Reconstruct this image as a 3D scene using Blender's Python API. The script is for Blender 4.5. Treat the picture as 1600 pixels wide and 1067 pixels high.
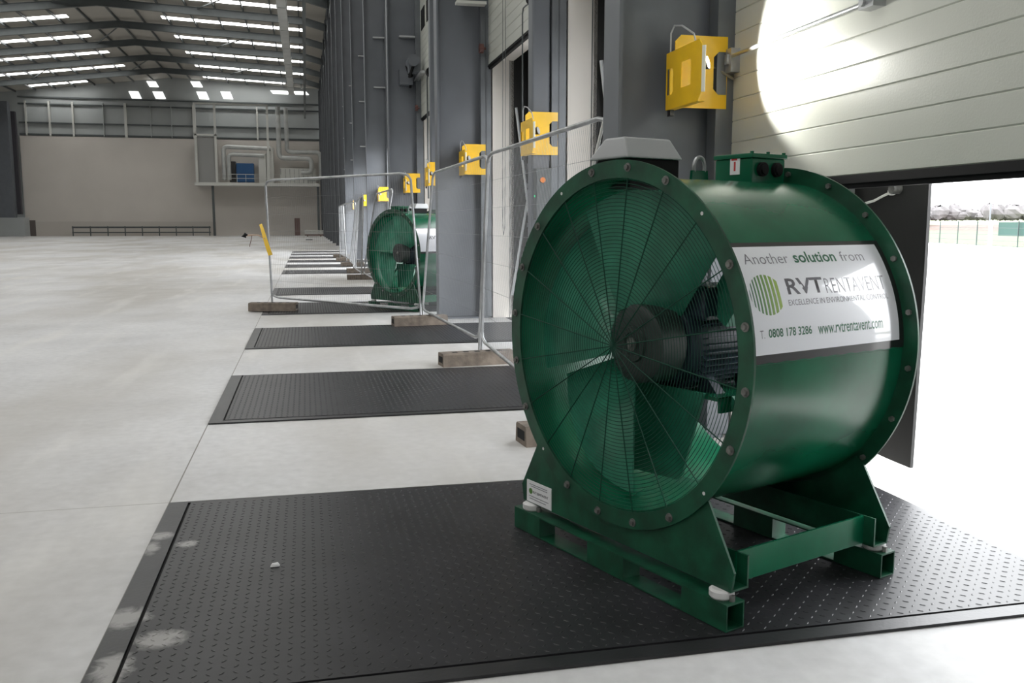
import bpy, bmesh, math, random
from mathutils import Vector, Matrix
random.seed(7)
PI = math.pi
sc = bpy.context.scene
for o in list(bpy.data.objects):
    bpy.data.objects.remove(o)
COL = sc.collection

# ---------------------------------------------------------------- camera, sky, exposure
cam_d = bpy.data.cameras.new('camera')
cam = bpy.data.objects.new('camera', cam_d)
COL.objects.link(cam)
cam_d.sensor_width = 36.0
cam_d.lens = 1400.0 / 1600.0 * 36.0
cam_d.clip_start = 0.05
cam_d.clip_end = 3000
cam.location = (0, 0, 1.45)
cam.rotation_euler = (math.radians(90 - 7.467), 0, math.radians(-12.847))
sc.camera = cam

SKY = 8.5            # overcast sky
ROOF_L = 10.0        # translucent rooflights
world = bpy.data.worlds.new('overcast_sky')
sc.world = world
world.use_nodes = True
bg = world.node_tree.nodes['Background']
bg.inputs[0].default_value = (0.96, 0.98, 1.0, 1)
bg.inputs[1].default_value = SKY
vs = sc.view_settings
vs.view_transform = 'Standard'
vs.look = 'None'
vs.exposure = 0.0
vs.gamma = 1.0
vs.use_curve_mapping = False

# ---------------------------------------------------------------- materials
def lin(r, g, b):
    def f(c):
        c /= 255.0
        return c / 12.92 if c <= 0.04045 else ((c + 0.055) / 1.055) ** 2.4
    return (f(r), f(g), f(b), 1.0)

def mat(name, col, rough=0.5, metal=0.0, coat=0.0, spec=0.5, var=0.0, scale=4.0, bump=0.0, bscale=60.0, coat_rough=0.08, col2=None, detail=4.0):
    m = bpy.data.materials.new(name)
    m.use_nodes = True
    nt = m.node_tree
    b = nt.nodes['Principled BSDF']
    b.inputs['Base Color'].default_value = col
    b.inputs['Roughness'].default_value = rough
    b.inputs['Metallic'].default_value = metal
    b.inputs['Coat Weight'].default_value = coat
    b.inputs['Coat Roughness'].default_value = coat_rough
    b.inputs['Specular IOR Level'].default_value = spec
    tc = nt.nodes.new('ShaderNodeTexCoord')
    if var > 0 or col2:
        n = nt.nodes.new('ShaderNodeTexNoise')
        n.inputs['Scale'].default_value = scale
        n.inputs['Detail'].default_value = detail
        nt.links.new(tc.outputs['Object'], n.inputs['Vector'])
        r = nt.nodes.new('ShaderNodeValToRGB')
        r.color_ramp.elements[0].position = 0.35
        r.color_ramp.elements[1].position = 0.68
        c2 = col2 or tuple(min(1, c * (1 + var)) for c in col[:3]) + (1,)
        c1 = col if col2 else tuple(c * (1 - var) for c in col[:3]) + (1,)
        r.color_ramp.elements[0].color = c1
        r.color_ramp.elements[1].color = c2
        nt.links.new(n.outputs['Fac'], r.inputs['Fac'])
        nt.links.new(r.outputs['Color'], b.inputs['Base Color'])
    if bump > 0:
        n2 = nt.nodes.new('ShaderNodeTexNoise')
        n2.inputs['Scale'].default_value = bscale
        nt.links.new(tc.outputs['Object'], n2.inputs['Vector'])
        bp = nt.nodes.new('ShaderNodeBump')
        bp.inputs['Strength'].default_value = bump
        bp.inputs['Distance'].default_value = 0.01
        nt.links.new(n2.outputs['Fac'], bp.inputs['Height'])
        nt.links.new(bp.outputs['Normal'], b.inputs['Normal'])
    return m

def emit(name, col, strength):
    m = bpy.data.materials.new(name)
    m.use_nodes = True
    nt = m.node_tree
    nt.nodes.clear()
    e = nt.nodes.new('ShaderNodeEmission')
    e.inputs[0].default_value = col
    e.inputs[1].default_value = strength
    o = nt.nodes.new('ShaderNodeOutputMaterial')
    nt.links.new(e.outputs[0], o.inputs[0])
    return m

M = {}
M['green'] = mat('green_paint', (0.004, 0.105, 0.05, 1), 0.26, coat=0.0, spec=0.4, var=0.25, scale=3.0, bump=0.02, bscale=25, coat_rough=0.03)
M['green_dull'] = mat('green_paint_worn', (0.004, 0.062, 0.03, 1), 0.45, coat=0.1, var=0.35, scale=9.0, bump=0.08, bscale=40)
M['blade'] = mat('blade_paint', (0.03, 0.21, 0.13, 1), 0.35, coat=0.2, var=0.25, scale=6.0)
M['motor'] = mat('motor_paint', (0.018, 0.03, 0.05, 1), 0.5, var=0.2, scale=12)
M['hub'] = mat('hub_cast_iron', (0.03, 0.038, 0.036, 1), 0.45, var=0.3, scale=10)
M['wire'] = mat('guard_wire', (0.008, 0.05, 0.032, 1), 0.6, spec=0.2)
M['galv'] = mat('galvanised_steel', (0.42, 0.43, 0.44, 1), 0.38, metal=0.7, var=0.2, scale=6)
M['mesh_wire'] = mat('fence_wire', lin(128, 130, 132), 0.5)
M['bolt'] = mat('bolt_zinc', (0.2, 0.2, 0.19, 1), 0.45, metal=0.6, var=0.3, scale=30)
M['black_steel'] = mat('black_steel', (0.016, 0.016, 0.018, 1), 0.42, spec=0.5, var=0.35, scale=5, bump=0.06, bscale=60)
M['black'] = mat('black_rubber', (0.008, 0.008, 0.009, 1), 0.7, spec=0.2)
M['curtain'] = mat('shelter_fabric', (0.012, 0.012, 0.012, 1), 0.6, bump=0.15, bscale=12)
M['grey_steel'] = mat('grey_steel_paint', lin(102, 106, 112), 0.5, var=0.06, scale=2.0)
M['grey_dark'] = mat('dark_grey_steel', lin(82, 87, 88), 0.55, var=0.08, scale=2.0)
M['roof'] = mat('roof_liner', lin(172, 168, 160), 0.7, var=0.05, scale=0.4)
M['clad'] = mat('grey_cladding', lin(170, 174, 174), 0.6, var=0.05, scale=0.3)
M['white_panel'] = mat('white_panel', lin(214, 210, 204), 0.5, var=0.03, scale=1.0)
M['backwall'] = mat('back_wall_panel', lin(202, 196, 189), 0.6, var=0.03, scale=0.3)
M['door'] = mat('door_leaf', lin(192, 194, 186), 0.32, spec=0.5, var=0.03, scale=1.5, bump=0.06, bscale=90)
M['yellow'] = mat('yellow_paint', lin(250, 200, 20), 0.38, coat=0.3, var=0.06, scale=6)
M['grey_plastic'] = mat('grey_plastic', lin(176, 178, 180), 0.5)
M['white'] = mat('white_vinyl', lin(236, 238, 244), 0.28, coat=0.8, coat_rough=0.04)
M['paper'] = mat('paper_label', lin(225, 226, 228), 0.5)
M['ink_green'] = mat('ink_green', lin(20, 96, 66), 0.4, coat=0.6, coat_rough=0.05)
M['ink_dark'] = mat('ink_dark', lin(52, 46, 58), 0.4, coat=0.6, coat_rough=0.05)
M['ink_grey'] = mat('ink_grey', lin(122, 120, 130), 0.4, coat=0.6, coat_rough=0.05)
M['ink_red'] = mat('ink_red', lin(190, 50, 50), 0.5)
M['sign_black'] = mat('sign_border', (0.012, 0.012, 0.013, 1), 0.35, coat=0.5)
M['block'] = mat('recycled_block', lin(112, 102, 92), 0.85, var=0.3, scale=9, bump=0.3, bscale=50)
M['duct'] = mat('galvanised_duct', lin(190, 192, 190), 0.4, metal=0.35, var=0.1, scale=1.5)
M['blue'] = mat('blue_unit', lin(40, 84, 130), 0.5)
M['frame_white'] = mat('white_frame', lin(205, 205, 200), 0.5)
M['brown_door'] = mat('brown_door', lin(120, 95, 88), 0.6)
M['tape'] = mat('yellow_tape', lin(235, 190, 40), 0.5)
M['white_cable'] = mat('white_cable', lin(235, 235, 230), 0.5)
M['yard'] = mat('yard_concrete', lin(178, 177, 174), 0.8, var=0.04, scale=0.3)
M['grass'] = mat('grass_field', lin(66, 78, 48), 0.9, var=0.2, scale=0.25)
M['earth'] = mat('bare_earth', lin(84, 66, 58), 0.9, var=0.2, scale=0.4)
M['far_trees'] = mat('hazed_trees', lin(100, 97, 98), 0.9, var=0.2, scale=0.2)  # distance haze is mixed into this base colour as a paler tone
M['mesh_green'] = mat('fence_green', lin(34, 48, 46), 0.6)
M['screen'] = mat('screen_net', lin(30, 66, 58), 0.8)
M['pad'] = mat('mount_pad', lin(205, 205, 205), 0.5)
M['rooflight'] = emit('rooflight_glow', (1.0, 1.0, 0.97, 1), ROOF_L)
M['gable_glow'] = emit('gable_light_glow', (1.0, 1.0, 0.97, 1), 2.2)
M['lamp'] = emit('lamp_lens', (1.0, 0.98, 0.86, 1), 12)
M['led'] = emit('green_led', (0.1, 1.0, 0.45, 1), 1.2)

# logo stripe colours run from dark green to lime
for i in range(9):
    t = i / 8
    M['stripe%d' % i] = mat('logo_stripe', lin(30 + 110 * t, 92 + 78 * t, 74 - 26 * t), 0.4, coat=0.6, coat_rough=0.05)

def floor_material():
    m = bpy.data.materials.new('power_floated_concrete')
    m.use_nodes = True
    nt = m.node_tree
    N, L = nt.nodes, nt.links
    b = N['Principled BSDF']
    tc = N.new('ShaderNodeTexCoord')
    def noise(scale, detail, stretch=(1, 1, 1)):
        mp = N.new('ShaderNodeMapping')
        mp.inputs['Scale'].default_value = stretch
        L.new(tc.outputs['Object'], mp.inputs['Vector'])
        n = N.new('ShaderNodeTexNoise')
        n.inputs['Scale'].default_value = scale
        n.inputs['Detail'].default_value = detail
        L.new(mp.outputs['Vector'], n.inputs['Vector'])
        return n.outputs['Fac']
    def ramp(fac, a, c):
        r = N.new('ShaderNodeValToRGB')
        r.color_ramp.elements[0].position, r.color_ramp.elements[0].color = a[0], a[1]
        r.color_ramp.elements[1].position, r.color_ramp.elements[1].color = c[0], c[1]
        L.new(fac, r.inputs['Fac'])
        return r.outputs['Color']
    def mix(fac, c1, c2, blend='MIX'):
        x = N.new('ShaderNodeMixRGB')
        x.blend_type = blend
        for s, v in ((0, fac), (1, c1), (2, c2)):
            if isinstance(v, (int, float, tuple)):
                x.inputs[s].default_value = v
            else:
                L.new(v, x.inputs[s])
        return x.outputs[0]
    base = ramp(noise(0.6, 6), (0.3, lin(192, 192, 193)), (0.7, lin(212, 212, 213)))
    fine = ramp(noise(14, 5), (0.3, (0.9, 0.9, 0.9, 1)), (0.7, (1.04, 1.04, 1.04, 1)))
    c = mix(1.0, base, fine, 'MULTIPLY')
    # brownish dust trodden in by site traffic, drawn out along the aisle
    dust = ramp(noise(0.35, 7, (1.0, 0.35, 1)), (0.42, (0, 0, 0, 1)), (0.60, (0.75, 0.75, 0.75, 1)))
    c = mix(dust, c, lin(172, 168, 161))
    streak = ramp(noise(1.6, 8, (1.6, 0.22, 1)), (0.55, (0, 0, 0, 1)), (0.75, (0.45, 0.45, 0.45, 1)))
    c = mix(streak, c, lin(222, 220, 216))
    # saw-cut joints
    sp = N.new('ShaderNodeSeparateXYZ')
    L.new(tc.outputs['Object'], sp.inputs[0])
    def joint(sock, off, period, w):
        a = N.new('ShaderNodeMath'); a.operation = 'SUBTRACT'
        L.new(sock, a.inputs[0]); a.inputs[1].default_value = off
        p = N.new('ShaderNodeMath'); p.operation = 'PINGPONG'
        L.new(a.outputs[0], p.inputs[0]); p.inputs[1].default_value = period / 2
        l = N.new('ShaderNodeMath'); l.operation = 'LESS_THAN'
        L.new(p.outputs[0], l.inputs[0]); l.inputs[1].default_value = w
        return l.outputs[0]
    c = mix(joint(sp.outputs[0], -0.74, 8.1, 0.004), c, lin(120, 117, 112))
    c = mix(joint(sp.outputs[1], 4.84, 8.1, 0.003), c, lin(140, 137, 132))
    L.new(c, b.inputs['Base Color'])
    rr = ramp(noise(2.0, 4), (0.3, (0.42, 0.42, 0.42, 1)), (0.7, (0.6, 0.6, 0.6, 1)))
    L.new(rr, b.inputs['Roughness'])
    b.inputs['Specular IOR Level'].default_value = 0.35
    return m
M['floor'] = floor_material()

def smeared_steel(src):
    # black frame steel with whitish cement smears trodden over its inner edge
    m = src.copy()
    m.name = 'cement_smeared_steel'
    nt = m.node_tree
    N, L = nt.nodes, nt.links
    b = N['Principled BSDF']
    old = b.inputs['Base Color'].links[0].from_socket
    tc = [n for n in N if n.type == 'TEX_COORD'][0]
    total = None
    for (x, y, rx, ry) in ((-0.70, 0.54, 0.12, 0.10), (-0.72, 0.38, 0.07, 0.16), (-0.69, -0.36, 0.15, 0.16), (-0.54, -0.57, 0.15, 0.13), (-0.66, -0.76, 0.12, 0.20), (-0.57, 0.40, 0.09, 0.08)):
        mp = N.new('ShaderNodeMapping')
        mp.vector_type = 'TEXTURE'
        mp.inputs['Location'].default_value = (x, y, 0)
        mp.inputs['Scale'].default_value = (rx, ry, 1)
        L.new(tc.outputs['Object'], mp.inputs['Vector'])
        g = N.new('ShaderNodeTexGradient')
        g.gradient_type = 'SPHERICAL'
        L.new(mp.outputs['Vector'], g.inputs['Vector'])
        if total is None:
            total = g.outputs['Fac']
        else:
            a = N.new('ShaderNodeMath'); a.operation = 'MAXIMUM'
            L.new(total, a.inputs[0]); L.new(g.outputs['Fac'], a.inputs[1])
            total = a.outputs[0]
    n = N.new('ShaderNodeTexNoise')
    n.inputs['Scale'].default_value = 11
    n.inputs['Detail'].default_value = 8
    n.inputs['Distortion'].default_value = 1.6
    n.inputs['Roughness'].default_value = 0.65
    L.new(tc.outputs['Object'], n.inputs['Vector'])
    mu = N.new('ShaderNodeMath'); mu.operation = 'MULTIPLY'
    L.new(total, mu.inputs[0]); L.new(n.outputs['Fac'], mu.inputs[1])
    r = N.new('ShaderNodeValToRGB')
    r.color_ramp.elements[0].position = 0.17
    r.color_ramp.elements[1].position = 0.36
    r.color_ramp.elements[1].color = (0.55, 0.55, 0.55, 1)
    L.new(mu.outputs[0], r.inputs['Fac'])
    x = N.new('ShaderNodeMixRGB')
    L.new(r.outputs['Color'], x.inputs[0]); L.new(old, x.inputs[1])
    x.inputs[2].default_value = lin(190, 188, 186)
    L.new(x.outputs[0], b.inputs['Base Color'])
    return m

# ---------------------------------------------------------------- mesh helpers
class MB:
    def __init__(self):
        self.v, self.f = [], []
    def add(self, vs, fs):
        n = len(self.v)
        self.v += [tuple(p) for p in vs]
        self.f += [tuple(i + n for i in f) for f in fs]
        return self
    def box(self, x0, x1, y0, y1, z0, z1):
        return self.add([(x0, y0, z0), (x1, y0, z0), (x1, y1, z0), (x0, y1, z0), (x0, y0, z1), (x1, y0, z1), (x1, y1, z1), (x0, y1, z1)],
                        [(0, 3, 2, 1), (4, 5, 6, 7), (0, 1, 5, 4), (1, 2, 6, 5), (2, 3, 7, 6), (3, 0, 4, 7)])
    def hexa(self, p):      # eight corners, bottom four then top four
        return self.add(p, [(0, 3, 2, 1), (4, 5, 6, 7), (0, 1, 5, 4), (1, 2, 6, 5), (2, 3, 7, 6), (3, 0, 4, 7)])
    def tube(self, path, r, seg=8, closed=False, cap=True):
        P = [Vector(p) for p in path]
        n = len(P)
        rings = []
        ref = None
        for i in range(n):
            if closed:
                d = P[(i + 1) % n] - P[i - 1]
            else:
                d = P[min(i + 1, n - 1)] - P[max(i - 1, 0)]
            d.normalize()
            if ref is None:
                ref = Vector((0, 0, 1)) if abs(d.z) < 0.9 else Vector((1, 0, 0))
            a = (ref - d * ref.dot(d)).normalized()
            ref = a
            b = d.cross(a)
            rr = r[i] if isinstance(r, (list, tuple)) else r
            rings.append([P[i] + a * (rr * math.cos(2 * PI * k / seg)) + b * (rr * math.sin(2 * PI * k / seg)) for k in range(seg)])
        vs = [p for q in rings for p in q]
        fs = []
        for i in range(n if closed else n - 1):
            j = (i + 1) % n
            for k in range(seg):
                l = (k + 1) % seg
                fs.append((i * seg + k, i * seg + l, j * seg + l, j * seg + k))
        if not closed and cap:
            fs.append(tuple(range(seg - 1, -1, -1)))
            fs.append(tuple(range((n - 1) * seg, n * seg)))
        return self.add(vs, fs)
    def cyl(self, p0, p1, r, seg=16, r1=None):
        return self.tube([p0, p1], [r, r if r1 is None else r1], seg)
    def lathe_x(self, prof, seg=96, cy=0.0, cz=0.0, closed=False):   # profile of (x, r) spun about the x axis
        n = len(prof)
        vs = []
        for k in range(seg):
            t = 2 * PI * k / seg
            for (x, r) in prof:
                vs.append((x, cy + r * math.cos(t), cz + r * math.sin(t)))
        fs = []
        for k in range(seg):
            l = (k + 1) % seg
            for i in range(n if closed else n - 1):
                j = (i + 1) % n
                fs.append((k * n + i, k * n + j, l * n + j, l * n + i))
        return self.add(vs, fs)
    def prism(self, poly, fn, d0, d1):      # polygon of (a, b) pairs, fn(a, b, d) gives the point
        n = len(poly)
        vs = [fn(a, b, d0) for a, b in poly] + [fn(a, b, d1) for a, b in poly]
        fs = [tuple(range(n - 1, -1, -1)), tuple(range(n, 2 * n))]
        for i in range(n):
            j = (i + 1) % n
            fs.append((i, j, n + j, n + i))
        return self.add(vs, fs)
    def plate_with_hole(self, outer, inner, fn, d0, d1):   # two loops of equal length
        n = len(outer)
        vs = [fn(a, b, d) for d in (d0, d1) for a, b in outer + inner]
        fs = []
        for i in range(n):
            j = (i + 1) % n
            fs.append((i, n + i, n + j, j))
            fs.append((2 * n + i, 2 * n + j, 3 * n + j, 3 * n + i))
            fs.append((i, j, 2 * n + j, 2 * n + i))
            fs.append((n + i, 3 * n + i, 3 * n + j, n + j))
        return self.add(vs, fs)
    def mesh(self, name, m, smooth=35):
        me = bpy.data.meshes.new(name)
        me.from_pydata(self.v, [], self.f)
        me.materials.append(m)
        bm = bmesh.new()
        bm.from_mesh(me)
        bmesh.ops.recalc_face_normals(bm, faces=bm.faces)
        bm.to_mesh(me)
        bm.free()
        if smooth:
            for p in me.polygons:
                p.use_smooth = True
            me.set_sharp_from_angle(angle=math.radians(smooth))
        me.update()
        return me
    def build(self, name, m, parent=None, smooth=35, loc=None):
        o = bpy.data.objects.new(name, self.mesh(name, m, smooth))
        COL.objects.link(o)
        if parent is not None:
            o.parent = parent
        if loc is not None:
            o.location = loc
        return o

def tag(o, label=None, cat=None, group=None, kind=None):
    for k, v in (('label', label), ('category', cat), ('group', group), ('kind', kind)):
        if v:
            o[k] = v
    return o
def empty(name, loc=(0, 0, 0), rz=0.0):
    o = bpy.data.objects.new(name, None)
    COL.objects.link(o)
    o.location = loc
    o.rotation_euler = (0, 0, rz)
    return o
def bevel(o, w, seg=2):
    b = o.modifiers.new('bevel', 'BEVEL')
    b.width = w
    b.segments = seg
    b.limit_method = 'ANGLE'
    return o
def copy_tree(o, parent=None):
    c = o.copy()
    COL.objects.link(c)
    if parent is not None:
        c.parent = parent
    for ch in list(o.children):
        copy_tree(ch, c)
    return c
def structure(o):
    o['kind'] = 'structure'
    return o
def text_mesh(body, bold=0.0, spacing=1.0):
    cu = bpy.data.curves.new('lettering', 'FONT')
    cu.body = body
    cu.offset = bold
    cu.space_character = spacing
    cu.resolution_u = 3
    ob = bpy.data.objects.new('lettering', cu)
    COL.objects.link(ob)
    bpy.context.view_layer.update()
    me = bpy.data.meshes.new_from_object(ob.evaluated_get(bpy.context.evaluated_depsgraph_get()))
    bpy.data.objects.remove(ob)
    bpy.data.curves.remove(cu)
    xs = [v.co.x for v in me.vertices]
    ys = [v.co.y for v in me.vertices]
    for v in me.vertices:       # normalised to a unit box
        v.co.x = (v.co.x - min(xs)) / (max(xs) - min(xs))
        v.co.y = (v.co.y - min(ys)) / (max(ys) - min(ys))
    return me

# ---------------------------------------------------------------- setting: floor, walls, roof
XF, XW, XO = 1.97, 2.81, 3.14          # column face, wall inside, wall outside
YB = 119.5                             # back wall
PITCH = 4.05
def jamb(k): return 5.55 + PITCH * k   # far jamb of dock k
DOCKS = [-2, -1, 0, 1, 2, 3, 4, 6, 7, 8, 9, 10, 11]
WIDTH = 3.5
HEAD = 3.9

structure(MB().box(-46, 2.998, -45, YB, -0.3, 0).build('floor', M['floor'], smooth=0))
structure(MB().box(2.9, 75, -120, 260, -1.5, -1.2).build('ground', M['yard'], smooth=0))

w = MB()
edges = sorted((jamb(k) - WIDTH, jamb(k)) for k in DOCKS)
y = -45.0
for a, b in edges:
    w.box(XW, XO, y, a, 0, HEAD)
    y = b
w.box(XW, XO, y, YB, 0, HEAD)
w.box(XW, XO, -45, YB, HEAD, 19.5)
w.box(XW + 0.02, 2.998, -45, YB, -1.2, -0.3)
structure(w.build('wall_right', M['white_panel'], smooth=0))
structure(MB().box(-46, XO, -45.3, -45, 0, 20).build('wall_rear', M['clad'], smooth=0))
structure(MB().box(-46.3, -46, -45, YB, 0, 20).build('wall_left', M['clad'], smooth=0))

# back wall: pale panel below, grey sheeting with rails above
structure(MB().box(-33.0, XO, YB, YB + 0.3, 0, 11.9).build('wall_back', M['backwall'], smooth=0))
g = MB().box(-46, XO, YB + 0.32, YB + 0.5, 0, 20)
structure(g.build('wall_gable', M['clad'], smooth=0))
for i, z in enumerate((12.05, 13.4, 15.6, 16.4)):
    structure(MB().box(-33, 2.0, YB + 0.05, YB + 0.3, z, z + 0.16).build('trim_%d' % (i + 1), M['grey_dark'], smooth=0))
for i, (x, wd) in enumerate(((-32.2, .16), (-29.6, .2), (-27.0, .2), (-21.07, .3), (-13.2, .2), (-5.6, .2), (-23.6, .08), (-18.2, .08), (-15.8, .08))):
    structure(MB().box(x - wd / 2, x + wd / 2, YB - 0.05, YB + 0.3, 11.9, 16.0).build('trim_%d' % (i + 11), M['frame_white'] if wd > .1 else M['clad'], smooth=0))
structure(MB().box(-33.0, -11.0, YB - 0.03, YB, 0, 1.75).build('baseboard_back', mat('back_wall_base', lin(190, 184, 177), 0.6), smooth=0))

RX, RZ = -15.5, 18.45
def roof_z(x):
    return RZ - (0.045 * (x - RX) if x > RX else 0.12 * (RX - x))
# translucent lights need holes in the roof sheet: the sheet is built from strips along the building
def frame_y(k): return 5.73 + 8.1 * k
def slab(xa, xb, ya, yb):
    structure(MB().hexa([(xa, ya, roof_z(xa) + .82), (xb, ya, roof_z(xb) + .82), (xb, yb, roof_z(xb) + .82), (xa, yb, roof_z(xa) + .82),
                         (xa, ya, roof_z(xa) + .95), (xb, ya, roof_z(xb) + .95), (xb, yb, roof_z(xb) + .95), (xa, yb, roof_z(xa) + .95)]).build('ceiling', M['roof'], smooth=0))
def light_span(k, side):
    if k == 13:
        return ((-31.0, -24.7), (-11.6, -2.0))[side]
    return ((-32.5, -19.1), (-11.6, 0.4))[side]
for side, (xa, xb) in enumerate(((-46, RX), (RX, XO))):
    y = -45.0
    for k in range(-6, 14):
        yc = frame_y(k) + 6.2
        la, lb = light_span(k, side)
        slab(xa, xb, y, yc - .56)
        slab(xa, la - .01, yc - .56, yc + .56)
        slab(lb + .01, xb, yc - .56, yc + .56)
        y = yc + .56
    slab(xa, xb, y, YB + .5)
ORD = ['nearest', 'second', 'third', 'fourth', 'fifth', 'sixth', 'seventh', 'eighth', 'ninth', 'tenth', 'eleventh', 'twelfth', 'thirteenth', 'fourteenth']
wn = 1
for k in range(-6, 14):
    yc = frame_y(k) + 6.2
    for side in (0, 1):
        xa, xb = light_span(k, side)
        b = MB().hexa([(xa, yc - .55, roof_z(xa) + .82), (xb, yc - .55, roof_z(xb) + .82), (xb, yc + .55, roof_z(xb) + .82), (xa, yc + .55, roof_z(xa) + .82),
                       (xa, yc - .55, roof_z(xa) + .86), (xb, yc - .55, roof_z(xb) + .86), (xb, yc + .55, roof_z(xb) + .86), (xa, yc + .55, roof_z(xa) + .86)])
        if k >= 8:
            o = b.build('rooflight', M['rooflight'], smooth=0)
            tag(o, 'glowing white rooflight strip, %s in view on the %s roof slope' % (ORD[k - 8], ('left', 'right')[side]), 'rooflight', 'rooflight strips')
        else:
            structure(b.build('window_%d' % (wn + 20), M['rooflight'], smooth=0))
            wn += 1
for i, (x0, x1, z0, z1) in enumerate(((-18.5, -17.45, 18.1, 18.75), (-13.4, -12.3, 18.25, 18.9), (-20.6, -19.5, 16.65, 17.5), (-17.85, -16.7, 16.7, 17.55),
                                      (-12.75, -11.6, 16.8, 17.7), (-9.9, -8.75, 16.9, 17.8), (-3.9, -1.8, 17.72, 18.12), (-1.15, .5, 17.72, 18.12))):
    structure(MB().hexa([(x0 + .35, YB + .26, z0), (x1 + .35, YB + .26, z0), (x1 + .35, YB + .31, z0), (x0 + .35, YB + .31, z0),
                         (x0, YB + .26, z1), (x1, YB + .26, z1), (x1, YB + .31, z1), (x0, YB + .31, z1)]).build('window_%d' % (i + 1), M['gable_glow'], smooth=0))

def i_beam_along(path, m, name, depth, width):
    """an I-section rafter: path is the (x, z) line of its lower flange in the plane y = 0"""
    b = MB()
    for (x0, z0), (x1, z1) in zip(path[:-1], path[1:]):
        for (u0, u1, wv) in ((0, .03, width), (.03, depth - .03, .02), (depth - .03, depth, width)):
            b.hexa([(x0, -wv / 2, z0 + u0), (x1, -wv / 2, z1 + u0), (x1, wv / 2, z1 + u0), (x0, wv / 2, z0 + u0),
                    (x0, -wv / 2, z0 + u1), (x1, -wv / 2, z1 + u1), (x1, wv / 2, z1 + u1), (x0, wv / 2, z0 + u1)])
    return b
for k in range(-1, 14):
    pth = [(-36, roof_z(-36) - .3), (-33, roof_z(-33)), (RX, RZ), (0.3, roof_z(.3)), (2.6, roof_z(2.6) - .5)]
    structure(i_beam_along(pth, M['grey_dark'], 'rafter', 0.6, 0.26).build('rafter', M['grey_dark'], smooth=0, loc=(0, frame_y(k), 0)))
for i in range(17):
    x = -33.1 + 2.2 * i
    zz = roof_z(x)
    structure(MB().box(x - .05, x + .05, 50, YB, zz + .6, zz + .8).build('purlin', M['grey_dark'], smooth=0))
for k in range(8, 13):     # bracing rods in the roof plane near the ridge
    y0, y1 = frame_y(k), frame_y(k + 1)
    b = MB()
    for xa, xb in ((-18.8, -15.0), (-29, -24.4), (-8.0, -3.6)):
        b.tube([(xa, y1, roof_z(xa) + .5), (xb, y0, roof_z(xb) + .5)], .06, 6)
    if k % 2 == 0:
        structure(b.build('brace', M['grey_dark']))

# columns of the dock wall: I-sections, web across the building
def column(yc, name='column'):
    b = MB()
    b.box(XF, XF + .025, yc - .15, yc + .15, 0.02, 18.2)
    b.box(2.66, 2.685, yc - .15, yc + .15, 0.02, 18.2)
    b.box(XF + .025, 2.66, yc - .008, yc + .008, 0.02, 18.2)
    b.box(XF - .04, 2.74, yc - .2, yc + .2, 0.0, 0.02)
    c = structure(b.build(name, M['grey_steel'], smooth=0))
    return c
for k in range(-1, 15):
    yc = frame_y(k)
    if yc > YB: continue
    c = column(yc)
    if k >= 2:
        s = MB()
        for z in ((5.8,) if k == 2 else (5.8, 7.35, 9.3) if k == 3 else (4.6, 6.4, 8.2)):
            s.box(2.26, 2.66, yc - .15, yc - .008, z, z + .035)
        structure(s.build('stiffener', M['grey_plastic'], c, smooth=0))
        c.children[0].location = (0, 0, 0)
# slim posts between the paired docks
for k in range(-1, 14):
    yc = frame_y(k) + 4.05 - .05
    if yc > YB - 1: continue
    structure(bevel(MB().box(2.42, 2.62, yc - .1, yc + .1, 0, 18).build('post', M['grey_steel'], smooth=0), .02))
# eave beam, and the far left column
structure(MB().box(2.1, 2.35, 8, YB, 16.6, 17.0).build('eave_beam', M['grey_dark'], smooth=0))
structure(MB().box(-35.2, -33.5, 117.2, 118.2, 0, 15.6).build('column', M['grey_steel'], smooth=0))
structure(MB().box(-33.5, -33.05, 118.3, 118.9, 2.6, 14.6).build('column', mat('dark_column', lin(62, 60, 66), .6), smooth=0))
structure(MB().box(-35.6, -32.4, 116.9, 118.9, 0.0, 2.2).build('plinth', M['clad'], smooth=0))

# ---------------------------------------------------------------- sectional doors and their tracks
def door_leaf_mesh(z0, z1, ribs=0.1385, width=WIDTH + 0.06):
    b = MB()
    prof = []
    z = z0
    while z < z1 - 1e-4:
        zt = min(z + ribs, z1)
        prof += [(0.006, z), (0.0, z + .006), (0.0, zt - .006), (0.006, zt)]
        z = zt
    n = len(prof)
    vs = [(x, 0, zz) for x, zz in prof] + [(x, width, zz) for x, zz in prof]
    vs += [(0.045, 0, z0), (0.045, width, z0), (0.045, 0, z1), (0.045, width, z1)]
    fs = [(i, i + 1, n + i + 1, n + i) for i in range(n - 1)]
    fs += [(2 * n, 2 * n + 1, 2 * n + 3, 2 * n + 2), (0, n, 2 * n + 1, 2 * n), (n - 1, 2 * n - 1, 2 * n + 3, 2 * n + 2)]
    b.add(vs, fs)
    return b.mesh('door_leaf', M['door'], 0)
leaf_low = door_leaf_mesh(0, 3.6)
seal_mesh = MB().box(.0, .05, 0, WIDTH + .06, -.018, 0).box(-.012, .05, 0, WIDTH + .06, -.042, -.018).box(.004, .046, 0, WIDTH + .06, -.068, -.042).mesh('bottom_seal', M['black'], 0)
def track_mesh():
    b = MB()
    b.box(2.63, 2.66, -.03, .10, 0.02, 8.2)
    b.box(2.66, 2.79, -.03, .00, 0.02, 8.2)
    b.box(2.66, 2.79, .08, .10, 0.02, 8.2)
    b.box(2.70, 2.715, -.03, .03, 0.02, 8.2)
    return b.mesh('guide_track', mat('track_steel', lin(104, 108, 112), .45, metal=.3, var=.12, scale=3), 0)
trk = track_mesh()
bottoms = {0: 1.70, 1: 4.32, 2: 3.83, 3: 3.95, 4: 3.95, -1: .07, -2: .07}
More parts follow.
